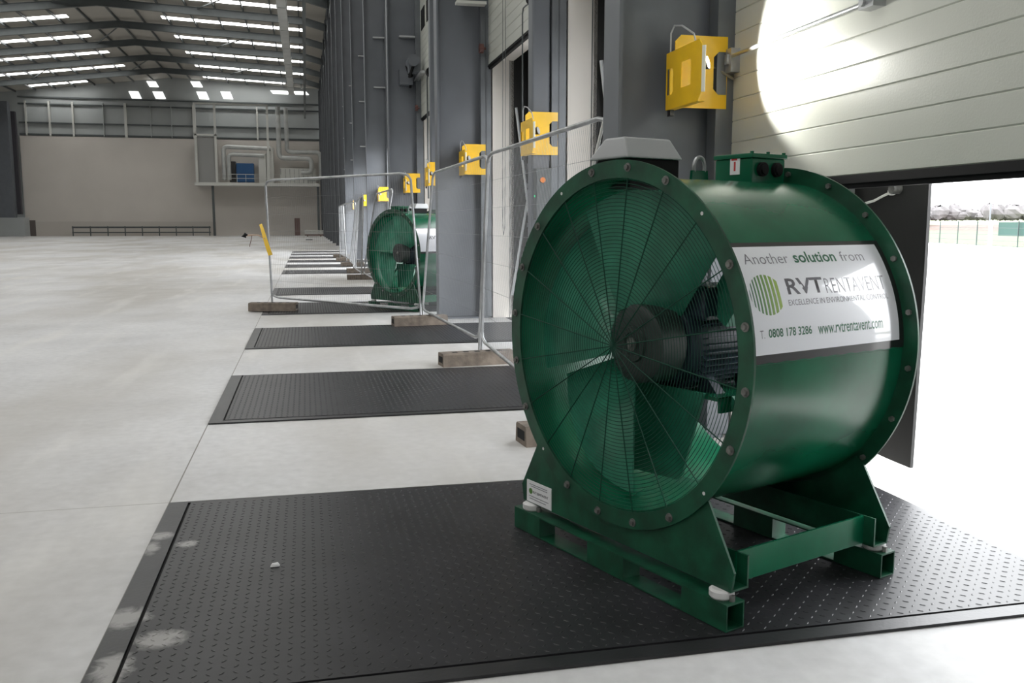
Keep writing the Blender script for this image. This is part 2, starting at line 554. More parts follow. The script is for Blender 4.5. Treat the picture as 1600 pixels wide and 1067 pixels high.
roller = MB().cyl((2.60, 0, 0), (2.66, 0, 0), .07, 20).cyl((2.66, 0, 0), (2.70, 0, 0), .02, 10)
roller_m = roller.mesh('roller', mat('roller_brown', lin(96, 62, 56), .5))
for n, k in enumerate(DOCKS):
    J = jamb(k)
    z0 = bottoms.get(k, 3.9)
    d = structure(empty('door_%d' % (n + 1), (2.75, J - WIDTH - .03, z0)))
    lf = bpy.data.objects.new('door_leaf', leaf_low); COL.objects.link(lf); lf.parent = d
    se = bpy.data.objects.new('bottom_seal', seal_mesh); COL.objects.link(se); se.parent = d
    if k == 4:
        for i, yy in enumerate((2.05, 3.0)):
            MB().box(-.012, .0, yy - .3, yy + .3, 1.95, 2.4).build('door_window', M['black'], d, 0)
    for yy, fl in ((J + .03, 1), (J - WIDTH - .03, -1)):
        t = bpy.data.objects.new('guide_track', trk); COL.objects.link(t)
        t.parent = d
        t.location = (-2.75, yy - (J - WIDTH - .03), -z0)
        t.scale = (1, fl, 1)
    if 1 <= k <= 4:
        r = bpy.data.objects.new('roller', roller_m); COL.objects.link(r)
        r.parent = d
        r.location = (-2.75, J - .05 - (J - WIDTH - .03), .22)
# joint line in each white reveal
for n, k in enumerate(DOCKS[2:6]):
    J = jamb(k)
    structure(MB().box(3.075, 3.085, J - .012, J - .001, 0, HEAD).build('trim_%d' % (n + 40), M['grey_dark'], smooth=0))

# near door: bar, its brackets and the rope that ties it to the track
b = empty('door_bar', (2.70, 5.57, 2.52))
b['label'] = 'dark steel bar fixed level across the half-raised near door'
b['category'] = 'bar'
MB().cyl((.0, .0, 0), (.0, -1.5, .0), .013, 12).build('bar', M['galv'], b)
MB().box(-.012, .05, -.10, -.02, -.10, .05).box(-.03, .012, -.075, -.045, -.05, .012).build('end_bracket', M['galv'], b, 0)
MB().box(-.02, .05, -1.60, -1.48, -.03, .03).cyl((-.02, -1.52, 0), (-.035, -1.52, 0), .02, 8).build('fixing_plate', M['galv'], b, 0)
MB().tube([(.03, .0, -.05), (-.09, .03, -.04), (-.11, .06, -.03), (-.06, .0, -.07), (.03, -.06, -.14)], .008, 6).build('tie_rope', mat('tie_rope', lin(120, 116, 100), .8), b)

# ---------------------------------------------------------------- dock shelters outside each door
def make_shelter():
    r = empty('dock_shelter')
    def curtain(y0, y1, zt, slit):
        b = MB()
        n = 10
        vs, fs = [], []
        for i in range(n + 1):
            t = i / n
            yy = y0 + (y1 - y0) * t
            for z, bow in ((.06 - .03 * t + slit, 0.0), (1.2, .02), (2.6, .01), (zt, 0)):
                vs.append((3.42 + .015 * math.sin(6 * t), yy + (bow if i == n else 0) * (1 if y1 > y0 else -1), z))
                vs.append((3.44 + .015 * math.sin(6 * t), yy + (bow if i == n else 0) * (1 if y1 > y0 else -1), z))
        for i in range(n):
            for j in range(3):
                a = i * 8 + j * 2
                c = a + 8
                fs += [(a, c, c + 2, a + 2), (a + 1, a + 3, c + 3, c + 1)]
        for j in range(3):
            a = j * 2
            fs.append((a, a + 2, a + 3, a + 1))
            a = n * 8 + j * 2
            fs.append((a, a + 1, a + 3, a + 2))
        b.add(vs, fs)
        return b
    curtain(0.0, -1.08, 4.3, 0.0).build('side_curtain', M['curtain'], r)
    curtain(-WIDTH, -WIDTH + .62, 4.3, 0.0).build('side_curtain', M['curtain'], r)
    MB().box(3.10, 3.46, 0.0, .03, -.3, 4.4).build('side_wall', M['curtain'], r, 0)
    MB().box(3.10, 3.46, -WIDTH - .03, -WIDTH, -.3, 4.4).build('side_wall', M['curtain'], r, 0)
    MB().box(3.41, 3.45, -WIDTH, 0, 3.5, 4.4).build('head_curtain', M['curtain'], r, 0)
    MB().box(3.10, 3.46, -WIDTH, 0, 4.38, 4.42).build('roof_panel', M['curtain'], r, 0)
    MB().box(3.36, 3.40, -.42, -.38, -.3, 4.38).build('post', M['galv'], r, 0)
    MB().box(3.36, 3.40, -WIDTH + .06, -WIDTH + .1, -.3, 4.38).build('post', M['galv'], r, 0)
    return r
SH = ['behind the near green fan', 'of the second dock, left of the near grey column', 'of the third dock, seen past the white jamb', 'of the fourth dock, behind the wide grey column',
      'of the fifth dock, beside the far green fan']
proto = make_shelter()
for n, k in enumerate((0, 1, 2, 3, 4)):
    s = proto if n == 0 else copy_tree(proto)
    s.location = (0, jamb(k), 0)
    tag(s, 'black fabric dock shelter ' + SH[n], 'dock shelter', 'black dock shelters')
    if 1 <= k <= 2:
        b = MB()
        for zz in (0.5, .8, 1.1, 1.4, 1.7, 2.0, 2.3, 2.6, 2.9):
            b.box(3.34, 3.40, -1.0, -.02, zz, zz + .07)
        b.build('curtain_batten', mat('batten', lin(96, 98, 100), .5), s, 0)
        a = MB()
        a.tube([(3.10, -.06, .35), (3.40, -.10, 2.2)], .022, 8)
        a.tube([(3.16, -.08, 3.2), (3.40, -.12, 1.25)], .022, 8)
        a.build('shelter_arm', mat('shelter_arm_metal', lin(206, 210, 214), .4, metal=.3), s)

c = empty('retaining_cord', (3.38, 4.7, 1.65))
tag(c, 'short white cord hanging from the black dock curtain by the near fan', 'cord')
pts = [(0, .42, -.14), (0, .36, -.085), (0, .30, -.075), (0, .2, -.06), (0, .1, -.03), (0, .03, -.012)]
MB().tube(pts, .008, 8).build('cord', M['white_cable'], c)
MB().cyl((-.015, .03, -.012), (.015, .03, -.012), .02, 10).build('clip', M['white_cable'], c)
MB().cyl((-.03, -.005, .005), (.05, -.005, .005), .03, 12).build('eyelet', M['bolt'], c)

# ---------------------------------------------------------------- yellow dock lights
def chamfer(x0, x1, z0, z1, c, corners=(1, 1, 1, 1)):
    p = []
    for i, (x, z, sx, sz) in enumerate(((x0, z0, 1, 1), (x1, z0, -1, 1), (x1, z1, -1, -1), (x0, z1, 1, -1))):
        cc = c if corners[i] else 0.0005
        a, b = (x, z + sz * cc), (x + sx * cc, z)
        p += [a, b] if i in (0, 2) else [b, a]
    return p
def make_dock_light():
    r = empty('dock_light')
    # back plate stands square to the wall, local y = 0
    outer = chamfer(2.337, 2.70, 2.195, 2.65, .04, (1, 0, 0, 1))
    inner = chamfer(2.605, 2.699, 2.285, 2.555, .035, (1, 0, 0, 1))
    MB().plate_with_hole(outer, inner, lambda a, b, d: (a, d, b), -.004, .004).build('bracket_plate', M['yellow'], r, 0)
    # guard plate parallel to the wall with two cut-outs
    ys = [-.50, -.40, -.36, -.17, -.13, -.03, .03, .03]
    b = MB()
    fn = lambda a, z, d: (2.30 + d, a, z)
    o1 = chamfer(-.50, -.11, 2.18, 2.535, .045, (1, 0, 0, 1))
    i1 = chamfer(-.345, -.20, 2.29, 2.445, .015, (0, 0, 0, 1))
    b.plate_with_hole(o1, i1, fn, -.004, .004)
    o2 = chamfer(-.11, .04, 2.18, 2.535, .02, (0, 0, 0, 0))
    i2 = chamfer(-.075, .035, 2.27, 2.435, .02, (1, 0, 0, 1))
    b.plate_with_hole(o2, i2, fn, -.004, .004)
    b.build('guard_plate', M['yellow'], r, 0)
    MB().hexa([(2.296, -.50, 2.225), (2.312, -.512, 2.225), (2.318, -.506, 2.225), (2.304, -.494, 2.225),
               (2.296, -.50, 2.49), (2.312, -.512, 2.49), (2.318, -.506, 2.49), (2.304, -.494, 2.49)]).build('guard_lip_glint', mat('lip_glint', lin(245, 243, 225), .3, coat=.5), r, 0)  # cream colour paints the lit glint along the yellow guard's near edge
    MB().box(2.30, 2.36, -.02, .0, 2.19, 2.52).box(2.30, 2.345, -.45, -.0, 2.178, 2.186).build('stay', M['yellow'], r, 0)
    h = MB().cyl((2.345, -.385, 2.40), (2.375, -.41, 2.41), .03, 16, .042).build('lamp_head', M['black_steel'], r)
    MB().cyl((2.376, -.411, 2.4103), (2.3775, -.4122, 2.4107), .036, 20).build('lens', M['grey_plastic'], h)
    MB().box(2.305, 2.33, -.02, .03, 2.14, 2.19).build('hinge', M['black_steel'], r, 0)
    MB().tube([(2.32, .03, 2.50), (2.315, .02, 2.66), (2.32, -.02, 2.70), (2.33, -.12, 2.68), (2.34, -.28, 2.60), (2.35, -.3, 2.53)], .006, 6).build('cable_loop', M['grey_plastic'], r)
    return r
proto = make_dock_light()
DL = ['on the near grey column above the fan, lamp side dark', 'above the fence rail, beside the slim grey post', 'in front of the wide grey column above the fence',
      'half hidden behind the wide grey column', 'above the far green fan', None, 'beyond the far fan, sixth along the wall', 'orange-looking, seventh along the far wall',
      'eighth along the wall, above the far fence', 'ninth along the dock wall', 'last of the far row on the dock wall']
for k in (0, 1, 2, 3, 4, 6, 7, 8, 9, 10):
    r = proto if k == 0 else copy_tree(proto)
    r.location = (0, jamb(k), 0)
    tag(r, 'yellow steel dock light bracket ' + DL[k], 'dock light', 'yellow dock lights')
    if k == 0:
        first = r
# the near lamp is switched on and rakes the door leaf
lens = [c for c in [o for o in first.children if o.name.startswith('lamp_head')][0].children][0]
lens.data = lens.data.copy()
lens.data.materials[0] = M['lamp']
sp = bpy.data.lights.new('dock_lamp', 'SPOT')
so = bpy.data.objects.new('dock_lamp', sp)
COL.objects.link(so)
so.parent = first
so.location = (2.385, -.419, 2.413)
tgt = Vector((2.75, -.70, 2.46)) - Vector(so.location)
so.rotation_euler = tgt.to_track_quat('-Z', 'Y').to_euler()
sp.energy = 85
sp.spot_size = math.radians(112)
sp.spot_blend = 0.22
sp.shadow_soft_size = 0.03
sp.color = (1.0, 0.99, 0.93)

# ---------------------------------------------------------------- dock levellers with chequer plate decks
def chequer(x0, x1, y0, y1, z):
    b = MB()
    px, py = 0.0425, 0.0425
    nx, ny = int((x1 - x0) / px), int((y1 - y0) / py)
    for i in range(nx):
        for j in range(ny):
            cx, cy = x0 + (i + .5) * px, y0 + (j + .5) * py
            l, wd, h = .0125, .0046, .0018
            if (i + j) % 2: dx, dy = .7071, .7071
            else: dx, dy = .7071, -.7071
            ax, ay = dx * l, dy * l
            bx, by = -dy * wd, dx * wd
            n = len(b.v)
            b.v += [(cx - ax, cy - ay, z), (cx + bx, cy + by, z), (cx + ax, cy + ay, z), (cx - bx, cy - by, z),
                    (cx - ax * .55, cy - ay * .55, z + h), (cx + ax * .55, cy + ay * .55, z + h)]
            b.f += [(n, n + 4, n + 1), (n + 1, n + 4, n + 5), (n + 1, n + 5, n + 2), (n + 2, n + 5, n + 3), (n + 3, n + 5, n + 4), (n + 3, n + 4, n)]
    b.box(x0, x1, y0, y1, z - .02, z)
    me = bpy.data.meshes.new('deck_plate')
    me.from_pydata(b.v, [], b.f)
    me.materials.append(M['deck'])
    me.update()
    return me
M['deck'] = mat('chequer_plate', (0.021, 0.021, 0.024, 1), 0.40, spec=0.32, var=0.25, scale=3.0)
HW = 1.065
deck_mesh = chequer(-.625, 2.995, -HW + .085, HW - .03, .014)
def frame_mb():
    b = MB()
    b.box(-.735, -.640, -HW, HW, .001, .012)
    b.box(-.640, 2.995, -HW, -HW + .075, .001, .012)
    b.box(-.640, 2.995, HW - .022, HW, .001, .012)
    return b
gap_mb = MB().box(-.640, 2.995, -HW + .07, HW - .02, .0005, .002)
frm = frame_mb().mesh('frame', M['black_steel'], 0)
gapm = gap_mb.mesh('pit_gap', M['black'], 0)
LV = ['standing under the near green fan', 'second from the camera, behind the near fan', 'third from the camera, crossed by the fence', 'under the far green fan',
      'just beyond the far green fan', None, 'first beyond the gap in the row', 'second beyond the gap in the row', 'third beyond the gap in the row', 'fourth beyond the gap in the row', 'fifth beyond the gap in the row', 'sixth beyond the gap, last of the row']
for k in (0, 1, 2, 3, 4, 6, 7, 8, 9, 10, 11):
    r = empty('dock_leveller', (0, 3.735 + PITCH * k, 0))
    tag(r, 'black chequer-plate dock leveller ' + LV[k], 'dock leveller', 'dock levellers set in the floor')
    for nm, me in (('frame', frm), ('pit_gap', gapm), ('deck_plate', deck_mesh)):
        o = bpy.data.objects.new(nm, me)
        COL.objects.link(o)
        o.parent = r
        if k == 0 and nm == 'frame':
            o.data = me.copy()
            o.data.materials[0] = smeared_steel(M['black_steel'])
        if k == 0 and nm == 'deck_plate':
            o.data = me.copy()
            o.data.materials[0] = smeared_steel(M['deck'])
    # lip at the outer end
    MB().box(3.0, 3.03, -HW + .1, HW - .05, -.32, .010).build('lip', M['black_steel'], r, 0)
o = MB().hexa([(-.02, -.012, 0), (.018, -.01, 0), (.02, .01, 0), (-.018, .014, 0), (-.014, -.006, .012), (.014, -.008, .008), (.012, .006, .014), (-.012, .008, .01)]).build('paper_scrap', M['paper'], smooth=0, loc=(-.169, 3.766, .0165))
tag(o, 'tiny white scrap lying on the near black deck plate', 'scrap')

# ---------------------------------------------------------------- the axial fans
FR, FI, FL, FZ = .737, .68, .92, .946
def ring_pts(r, n, x):
    return [(x, r * math.cos(2 * PI * i / n), FZ + r * math.sin(2 * PI * i / n)) for i in range(n)]
def on_shell(u, arc, lift=0.0):
    R_ = .672
    a = arc / R_
    return (u, -(R_ + lift) * math.cos(a), FZ + (R_ + lift) * math.sin(a))
def shell_text(body, u0, u1, a0, a1, m, parent, bold=0.0, spacing=1.0):
    me = text_mesh(body, bold, spacing)
    for v in me.vertices:
        v.co = Vector(on_shell(u0 + (u1 - u0) * v.co.x, a0 + (a1 - a0) * v.co.y, .0068))
    me.materials.clear()
    me.materials.append(m)
    o = bpy.data.objects.new('lettering', me)
    COL.objects.link(o)
    o.parent = parent
    return o
def patch(u0, u1, a0, a1, lift0, lift1, nu=2, na=24):
    b = MB()
    vs, fs = [], []
    for l in (lift0, lift1):
        for i in range(nu + 1):
            for j in range(na + 1):
                vs.append(on_shell(u0 + (u1 - u0) * i / nu, a0 + (a1 - a0) * j / na, l))
    s = (nu + 1) * (na + 1)
    for i in range(nu):
        for j in range(na):
            a = i * (na + 1) + j
            q = (a, a + na + 1, a + na + 2, a + 1)
            fs.append(q)
            fs.append(tuple(x + s for x in reversed(q)))
    for i in range(nu):
        for j in (0, na):
            a = i * (na + 1) + j
            fs.append((a, a + na + 1, a + na + 1 + s, a + s))
    for j in range(na):
        for i in (0, nu):
            a = i * (na + 1) + j
            fs.append((a, a + 1, a + 1 + s, a + s))
    return b.add(vs, fs)

def make_fan(guard=True, swap=False):
    r = empty('axial_fan')
    # casing
    n = 128
    MB().lathe_x([(0, .672), (FL, .672), (FL, .664), (0, .664)], n, 0, FZ, closed=True).build('casing', M['green'], r)
    for x0 in (-.010, FL - .0):
        MB().lathe_x([(x0, FI - .012), (x0, FR), (x0 + .010, FR), (x0 + .010, FI - .012)], n, 0, FZ, closed=True).build('flange', M['green_dull'], r)
    seam = MB()
    seam.tube([on_shell(.02 + .9 * i / 30, .004 + .002 * math.sin(i * 2.1), .001) for i in range(31)], .0035, 6)
    seam.build('weld_seam', M['green'], r)
    for e, xb in ((0, -.010), (1, FL + .010)):
        s = -1 if e == 0 else 1
        for i in range(20):
            a = 2 * PI * (i + .35) / 20
            cy, cz = .709 * math.cos(a), FZ + .709 * math.sin(a)
            if guard and e == 0 and i in (3, 7, 12, 17):
                MB().cyl((xb - .0004, cy, cz), (xb + .001, cy, cz), .007, 10).build('bolt_hole', M['pad'], r)
                continue
            MB().cyl((xb, cy, cz), (xb + s * .004, cy, cz), .017, 14).cyl((xb + s * .004, cy, cz), (xb + s * .013, cy, cz), .011, 6).build('bolt', M['bolt'], r)
            if e == 1:      # nut side seen between the flanges
                MB().cyl((FL - .001, cy, cz), (FL - .012, cy, cz), .012, 6).build('nut', M['bolt'], r)
    # impeller
    h = MB().lathe_x([(.10, .0), (.10, .045), (.092, .05), (.092, .07), (.102, .075), (.104, .145), (.115, .162), (.24, .165), (.24, 0)], 48, 0, FZ).build('hub', M['hub'], r)
    MB().cyl((.095, 0, FZ), (.088, 0, FZ), .028, 20).cyl((.088, 0, FZ), (.078, 0, FZ), .014, 6).build('shaft_nut', M['bolt'], h)
    for lead0, sweep in ((270, 70), (345, 70), (62, 70)):
        a0 = math.radians(lead0 + (0 if guard else 20))
        b = MB()
        vs, fs = [], []
        N1, N2 = 10, 12
        for side in (0, 1):
            for p in range(N1 + 1):
                t = p / N1
                rad = .155 + (.622 - .155) * t
                lead = a0 - .02 / rad
                trail = a0 + math.radians(sweep)
                for q in range(N2 + 1):
                    u = q / N2
                    ang = lead + (trail - lead) * u
                    camber = .03 * math.sin(PI * u)
                    depth = .17 - .06 * t
                    xx = .095 + u * depth - camber + (.004 if side else -.004) * (1 - u * .5)
                    vs.append((xx, rad * math.cos(ang), FZ + rad * math.sin(ang)))
        S = (N1 + 1) * (N2 + 1)
        for p in range(N1):
            for q in range(N2):
                a = p * (N2 + 1) + q
                fs.append((a, a + N2 + 1, a + N2 + 2, a + 1))
                fs.append((S + a, S + a + 1, S + a + N2 + 2, S + a + N2 + 1))
        for p in range(N1):
            for q in (0, N2):
                a = p * (N2 + 1) + q
                fs.append((a, a + N2 + 1, S + a + N2 + 1, S + a))
        for q in range(N2):
            for p in (0, N1):
                a = p * (N2 + 1) + q
                fs.append((a, a + 1, S + a + 1, S + a))
        b.add(vs, fs).build('fan_blade', M['blade'], r)
    # motor
    mo = MB().lathe_x([(.25, 0), (.25, .12), (.27, .165), (.31, .175), (.70, .175), (.74, .16), (.76, .12), (.78, .0)], 40, 0, FZ).build('motor', M['motor'], r)
    f = MB()
    for i in range(44):
        a = 2 * PI * i / 44
        if abs(math.sin(a) - 1) < .12: continue
        c_, s_ = math.cos(a), math.sin(a)
        f.hexa([(.32, .165 * c_ - .003 * s_, FZ + .165 * s_ + .003 * c_), (.68, .165 * c_ - .003 * s_, FZ + .165 * s_ + .003 * c_),
                (.68, .165 * c_ + .003 * s_, FZ + .165 * s_ - .003 * c_), (.32, .165 * c_ + .003 * s_, FZ + .165 * s_ - .003 * c_),
                (.32, .21 * c_ - .002 * s_, FZ + .21 * s_ + .002 * c_), (.68, .21 * c_ - .002 * s_, FZ + .21 * s_ + .002 * c_),
                (.68, .21 * c_ + .002 * s_, FZ + .21 * s_ - .002 * c_), (.32, .21 * c_ + .002 * s_, FZ + .21 * s_ - .002 * c_)])
    f.build('cooling_fin', M['motor'], mo, 0)
    bevel(MB().box(.27, .50, -.02, .14, FZ + .16, FZ + .29).build('terminal_box', M['motor'], mo, 0), .012)
    bevel(MB().box(.29, .60, -.21, .0, FZ + .1, FZ + .24).build('end_cover', M['motor'], mo, 0), .02)
    for yy in (-.17, .17):
        for xx in (.36, .58):
            MB().hexa([(xx, yy - .05, FZ - .20), (xx + .05, yy - .05, FZ - .20), (xx + .05, yy + .05, FZ - .20), (xx, yy + .05, FZ - .20),
                     (xx + .01, yy * .5 - .03, FZ - .1), (xx + .04, yy * .5 - .03, FZ - .1), (xx + .04, yy * .5 + .03, FZ - .1), (xx + .01, yy * .5 + .03, FZ - .1)]).build('motor_foot', M['motor'], mo, 0)
    bx = MB()
    bx.box(.30, .72, -.30, .30, FZ - .215, FZ - .20)
    bx.box(.30, .72, -.30, -.285, FZ - .26, FZ - .20).box(.30, .72, .285, .30, FZ - .26, FZ - .20)
    bx.build('motor_bench', M['green'], r, 0)
    for (y0, z0, y1, z1) in ((-.29, -.21, -.51, -.41), (.29, -.21, .51, -.41), (-.2, .12, -.44, .46), (.2, .12, .44, .46)):
        d = Vector((0, y1 - y0, z1 - z0)).normalized()
        pp = Vector((0, -d.z, d.y)) * (.02 if z0 < 0 else .07)
        a, c_ = Vector((0, y0, FZ + z0)), Vector((0, y1, FZ + z1))
        MB().hexa([(.36, *(a - pp)[1:]), (.60, *(a - pp)[1:]), (.60, *(a + pp)[1:]), (.36, *(a + pp)[1:]),
                   (.36, *(c_ - pp)[1:]), (.60, *(c_ - pp)[1:]), (.60, *(c_ + pp)[1:]), (.36, *(c_ + pp)[1:])]).build('motor_strut', M['blade'], r, 0)
    MB().prism([(.26, FZ - .19), (-.22, FZ - .19), (-.11, .40), (-.08, .365), (.26, .345)], lambda a, z, d: (d, a, z), .285, .298).build('support_plate', M['blade'], r, 0)
    # wire guard
    if guard:
        g = MB()
        rr = .055
        while rr < .672:
            g.tube(ring_pts(rr, 96 if rr > .2 else 48, -.004), .0015, 4, closed=True)
            rr += .0148
        go = g.build('wire_guard', M['wire'], r)
        for i in range(20):
            a = 2 * PI * (i + .35) / 20
            MB().tube([(-.007, .0, FZ), (-.007, .69 * math.cos(a), FZ + .69 * math.sin(a))], .0026, 5).build('guard_spoke', M['wire'], go)
    # end stands folded from plate
    for e in (0, 1):
        x0 = .004 if e == 0 else FL - .014
        poly = [(-.668, .20), (-.655, .135), (.655, .135), (.668, .20), (.535, .438)]
        A0 = math.asin((.438 - FZ) / FR)
        yq = math.sqrt(.735 ** 2 - (.438 - FZ) ** 2)
        arc = []
        a1, a2 = math.atan2(.438 - FZ, yq), math.atan2(.438 - FZ, -yq)
        steps = 24
        for i in range(steps + 1):
            a = a1 + ((a2 - a1)) * i / steps
            arc.append((.690 * math.cos(a), FZ + .690 * math.sin(a)))
        poly = [(-.668, .21), (-.655, .135), (.655, .135), (.668, .21), (yq + .005, .438)] + arc + [(-yq - .005, .438)]
        b = MB().prism(poly, lambda a, z, d: (d, a, z), x0, x0 + .010)
        b.build('end_stand', M['green_dull'], r, 0)
        s = 1 if e == 0 else -1
        xs = sorted((x0 + (.005), x0 + .005 + s * .085))
        ch = MB().box(xs[0], xs[1], -.655, .655, .135, .143)
        xw = x0 + .005 + s * .085
        ch.box(min(xw, xw - s * .008), max(xw, xw - s * .008), -.655, .655, .135, .255)
        ch.build('stand_channel', M['green_dull'], r, 0)
        # skid rail: hollow section with two fork pockets
        xa, xb = (-.028, .062) if e == 0 else (FL - .055, FL + .035)
        t = .006
        sk = MB()
        y0, y1 = -.668, .685
        sk.box(xa, xb, y0, y1, .0, t)
        sk.box(xa, xb, y0, y1, .10 - t, .10)
        for xx0, xx1 in ((xa, xa + t), (xb - t, xb)):
            for ya, yb in ((y0, -.442), (-.108, .126), (.48, y1)):
                sk.box(xx0, xx1, ya, yb, t, .10 - t)
        for ya in (-.445, -.108, .123, .48):
            sk.box(xa + t, xb - t, ya, ya + .004, t, .10 - t)
        sk.build('skid_rail', M['green_dull'], r, 0)
        for yy in (-.60, .60):
            MB().lathe_x([(0, 0)], 3) if False else None
            xm = (xa + xb) / 2
            p = MB()
            p.tube([(xm, yy, .10), (xm, yy, .108), (xm, yy, .128), (xm, yy, .135)], [.040, .046, .046, .036], 20)
            p.build('rubber_mount', M['pad'], r)
            MB().cyl((xm, yy - .05, .10), (xm, yy - .05, .122), .011, 6).build('mount_bolt', M['bolt'], r)
    for yy in (-.60, .60):
        MB().box(.085, FL - .09, yy - .005, yy + .005, .138, .255).build('tie_bar', M['green'], r, 0)
    # sign on the casing
    sg = patch(.03, .925, .004, .452, .001, .004).build('sign_panel', M['sign_black'], r)
    patch(.035, .888, .036, .432, .0042, .0062).build('sign_face', M['white'], sg)
    if guard:
        shell_text('Another ', .10, .335, .360, .402, M['ink_grey'], sg, -.008)
        shell_text('solution', .365, .605, .360, .406, M['ink_green'], sg, .018)
        shell_text('from', .635, .775, .360, .402, M['ink_grey'], sg, -.008)
        shell_text('RVT', .272, .475, .240, .300, M['ink_dark'], sg, .02)
        shell_text('RENTAVENT', .485, .845, .236, .294, M['ink_grey'], sg, -.012)
        shell_text('EXCELLENCE IN ENVIRONMENTAL CONTROL', .262, .845, .200, .221, M['ink_grey'], sg, .004)
        shell_text('T.', .092, .115, .093, .121, M['ink_grey'], sg, -.005)
        shell_text('0808 178 3286', .135, .365, .093, .124, M['ink_green'], sg, .018)
        shell_text('www.rvtrentavent.com', .400, .785, .088, .124, M['ink_green'], sg, .008)
        cx, ca, R1, R2 = .160, .245, .086, .074
        x = cx - R1
        for i in range(9):
            wd = (.0045 + .0014 * i)
            gp = .0085 - .0002 * i
            b = MB()
            vs, fs = [], []
            for q in range(13):
                pass
            hh0 = R2 * math.sqrt(max(0, 1 - ((x - cx) / R1) ** 2))
            xe = min(x + wd, cx + R1)
            hh1 = R2 * math.sqrt(max(0, 1 - ((xe - cx) / R1) ** 2))
            hm = R2 * math.sqrt(max(0, 1 - (((x + xe) / 2 - cx) / R1) ** 2))
            row = []
            for q in range(9):
                t = -1 + q / 4
                for (xx, hh) in ((x, hh0), ((x + xe) / 2, hm), (xe, hh1)):
                    row.append(on_shell(xx, ca + t * hh, .0067))
            for q in range(8):
                for c_ in range(2):
                    a = q * 3 + c_
                    fs.append((a, a + 1, a + 4, a + 3))
            b.add(row, fs).build('logo_stripe', M['stripe%d' % i], sg)
            x = xe + gp
    else:
        shell_text('RVT', .272, .475, .240, .300, M['ink_dark'], sg, .02)
        shell_text('RENTAVENT', .485, .845, .236, .294, M['ink_grey'], sg, -.012)
        shell_text('www.rvtrentavent.com', .400, .785, .088, .124, M['ink_green'], sg, .008)
    # instruction sticker on the stand
    if guard:
        lb = MB().hexa([(.001, .624, .140), (.001, .429, .140), (.004, .429, .140), (.004, .624, .140),
                        (.001, .624, .243), (.001, .429, .243), (.004, .429, .243), (.004, .624, .243)]).build('sticker', M['paper'], r, 0)
        tm = MB()
        for i, (ya, yb, z) in enumerate(((.60, .46, .225), (.605, .45, .168), (.60, .47, .156), (.59, .46, .216))):
            tm.box(.0002, .0012, min(ya, yb), max(ya, yb), z, z + .003)
        tm.build('print_line', M['ink_grey'], lb, 0)
        def flat_text(body, y0, y1, z0, z1, m, bold):
            me = text_mesh(body, bold)
            for v in me.vertices:
                v.co = Vector((.0004, y0 + (y1 - y0) * v.co.x, z0 + (z1 - z0) * v.co.y))
            me.materials.clear(); me.materials.append(m)
            o = bpy.data.objects.new('lettering', me); COL.objects.link(o); o.parent = lb
        flat_text('RVT RENTAVENT', .572, .452, .186, .198, M['ink_dark'], .01)
        MB().cyl((.0004, .592, .193), (.0012, .592, .193), .014, 16).build('logo_disc', M['stripe4'], lb)
    # things bolted to the top of the casing
    def px(x): return FL - x if swap else x
    def sbox(x0, x1, y0, y1, z0, z1, name, m, par, bw=.006):
        a, b_ = sorted((px(x0), px(x1)))
        return bevel(MB().box(a, b_, y0, y1, z0, z1).build(name, m, par, 0), bw)
    inv = sbox(.115, .39, .06, .27, 1.58, 1.70, 'inverter_base', M['black'], r)
    xa, xb, xc, xd = px(.09), px(.40), px(.10), px(.35)
    hb = MB().hexa([(xa, .045, 1.70), (xb, .045, 1.70), (xb, .30, 1.70), (xa, .30, 1.70),
                    (xc + (0 if swap else 0), .075, 1.785), (xd, .075, 1.785), (xd, .20, 1.785), (xc, .20, 1.785)]).build('inverter_hood', M['grey_plastic'], inv, 0)
    bevel(hb, .008)
    jb = sbox(.655, .865, -.10, .11, 1.585, 1.712, 'junction_box', M['green'], r)
    sbox(.648, .872, -.107, .117, 1.712, 1.732, 'junction_lid', M['green'], jb, .004)
    for xx in (.715, .805):
        X_ = px(xx)
        MB().cyl((X_, -.10, 1.665), (X_, -.116, 1.665), .030, 18).cyl((X_, -.116, 1.665), (X_, -.124, 1.665), .021, 12).build('cable_gland', M['black'], jb)
    for xx in (.66, .76, .86):
        MB().cyl((px(xx), -.095, 1.732), (px(xx), -.095, 1.740), .008, 8).build('lid_screw', M['green'], jb)
    if guard:
        st = MB().box(.6525, .6545, -.035, .02, 1.645, 1.728).build('box_sticker', M['paper'], jb, 0)
        MB().box(.6518, .6526, -.02, .012, 1.705, 1.718).box(.6518, .6526, -.012, -.002, 1.66, 1.70).build('sticker_print', M['ink_red'], st, 0)
    lx = px(.50)
    lug = MB().prism([(-.05, 1.60), (.05, 1.60), (.045, 1.66), (-.045, 1.66)], lambda a, z, d: (lx + a, d, z), .045, .06).build('lifting_lug', M['green'], r, 0)
    pts = [(lx + .032 * math.cos(t), .052, 1.672 + .045 * math.sin(t)) for t in [PI * (-.12 + 1.24 * i / 14) for i in range(15)]]
    MB().tube(pts, .008, 8).build('shackle', M['galv'], lug)
    return r

fan = make_fan(True, False)
TH = math.radians(20.5)
fan.location = (1.1984, 3.3992, .0165)
fan.rotation_euler = (0, 0, TH)
tag(fan, 'large dark green drum fan with wire guard standing nearest on black deck plate', 'fan')
fan2 = make_fan(False, True)
fan2.location = (1.42, 15.25, .0165)
fan2.rotation_euler = (0, 0, math.radians(32))
tag(fan2, 'far green drum fan with open blades seen through the mesh fence', 'fan')

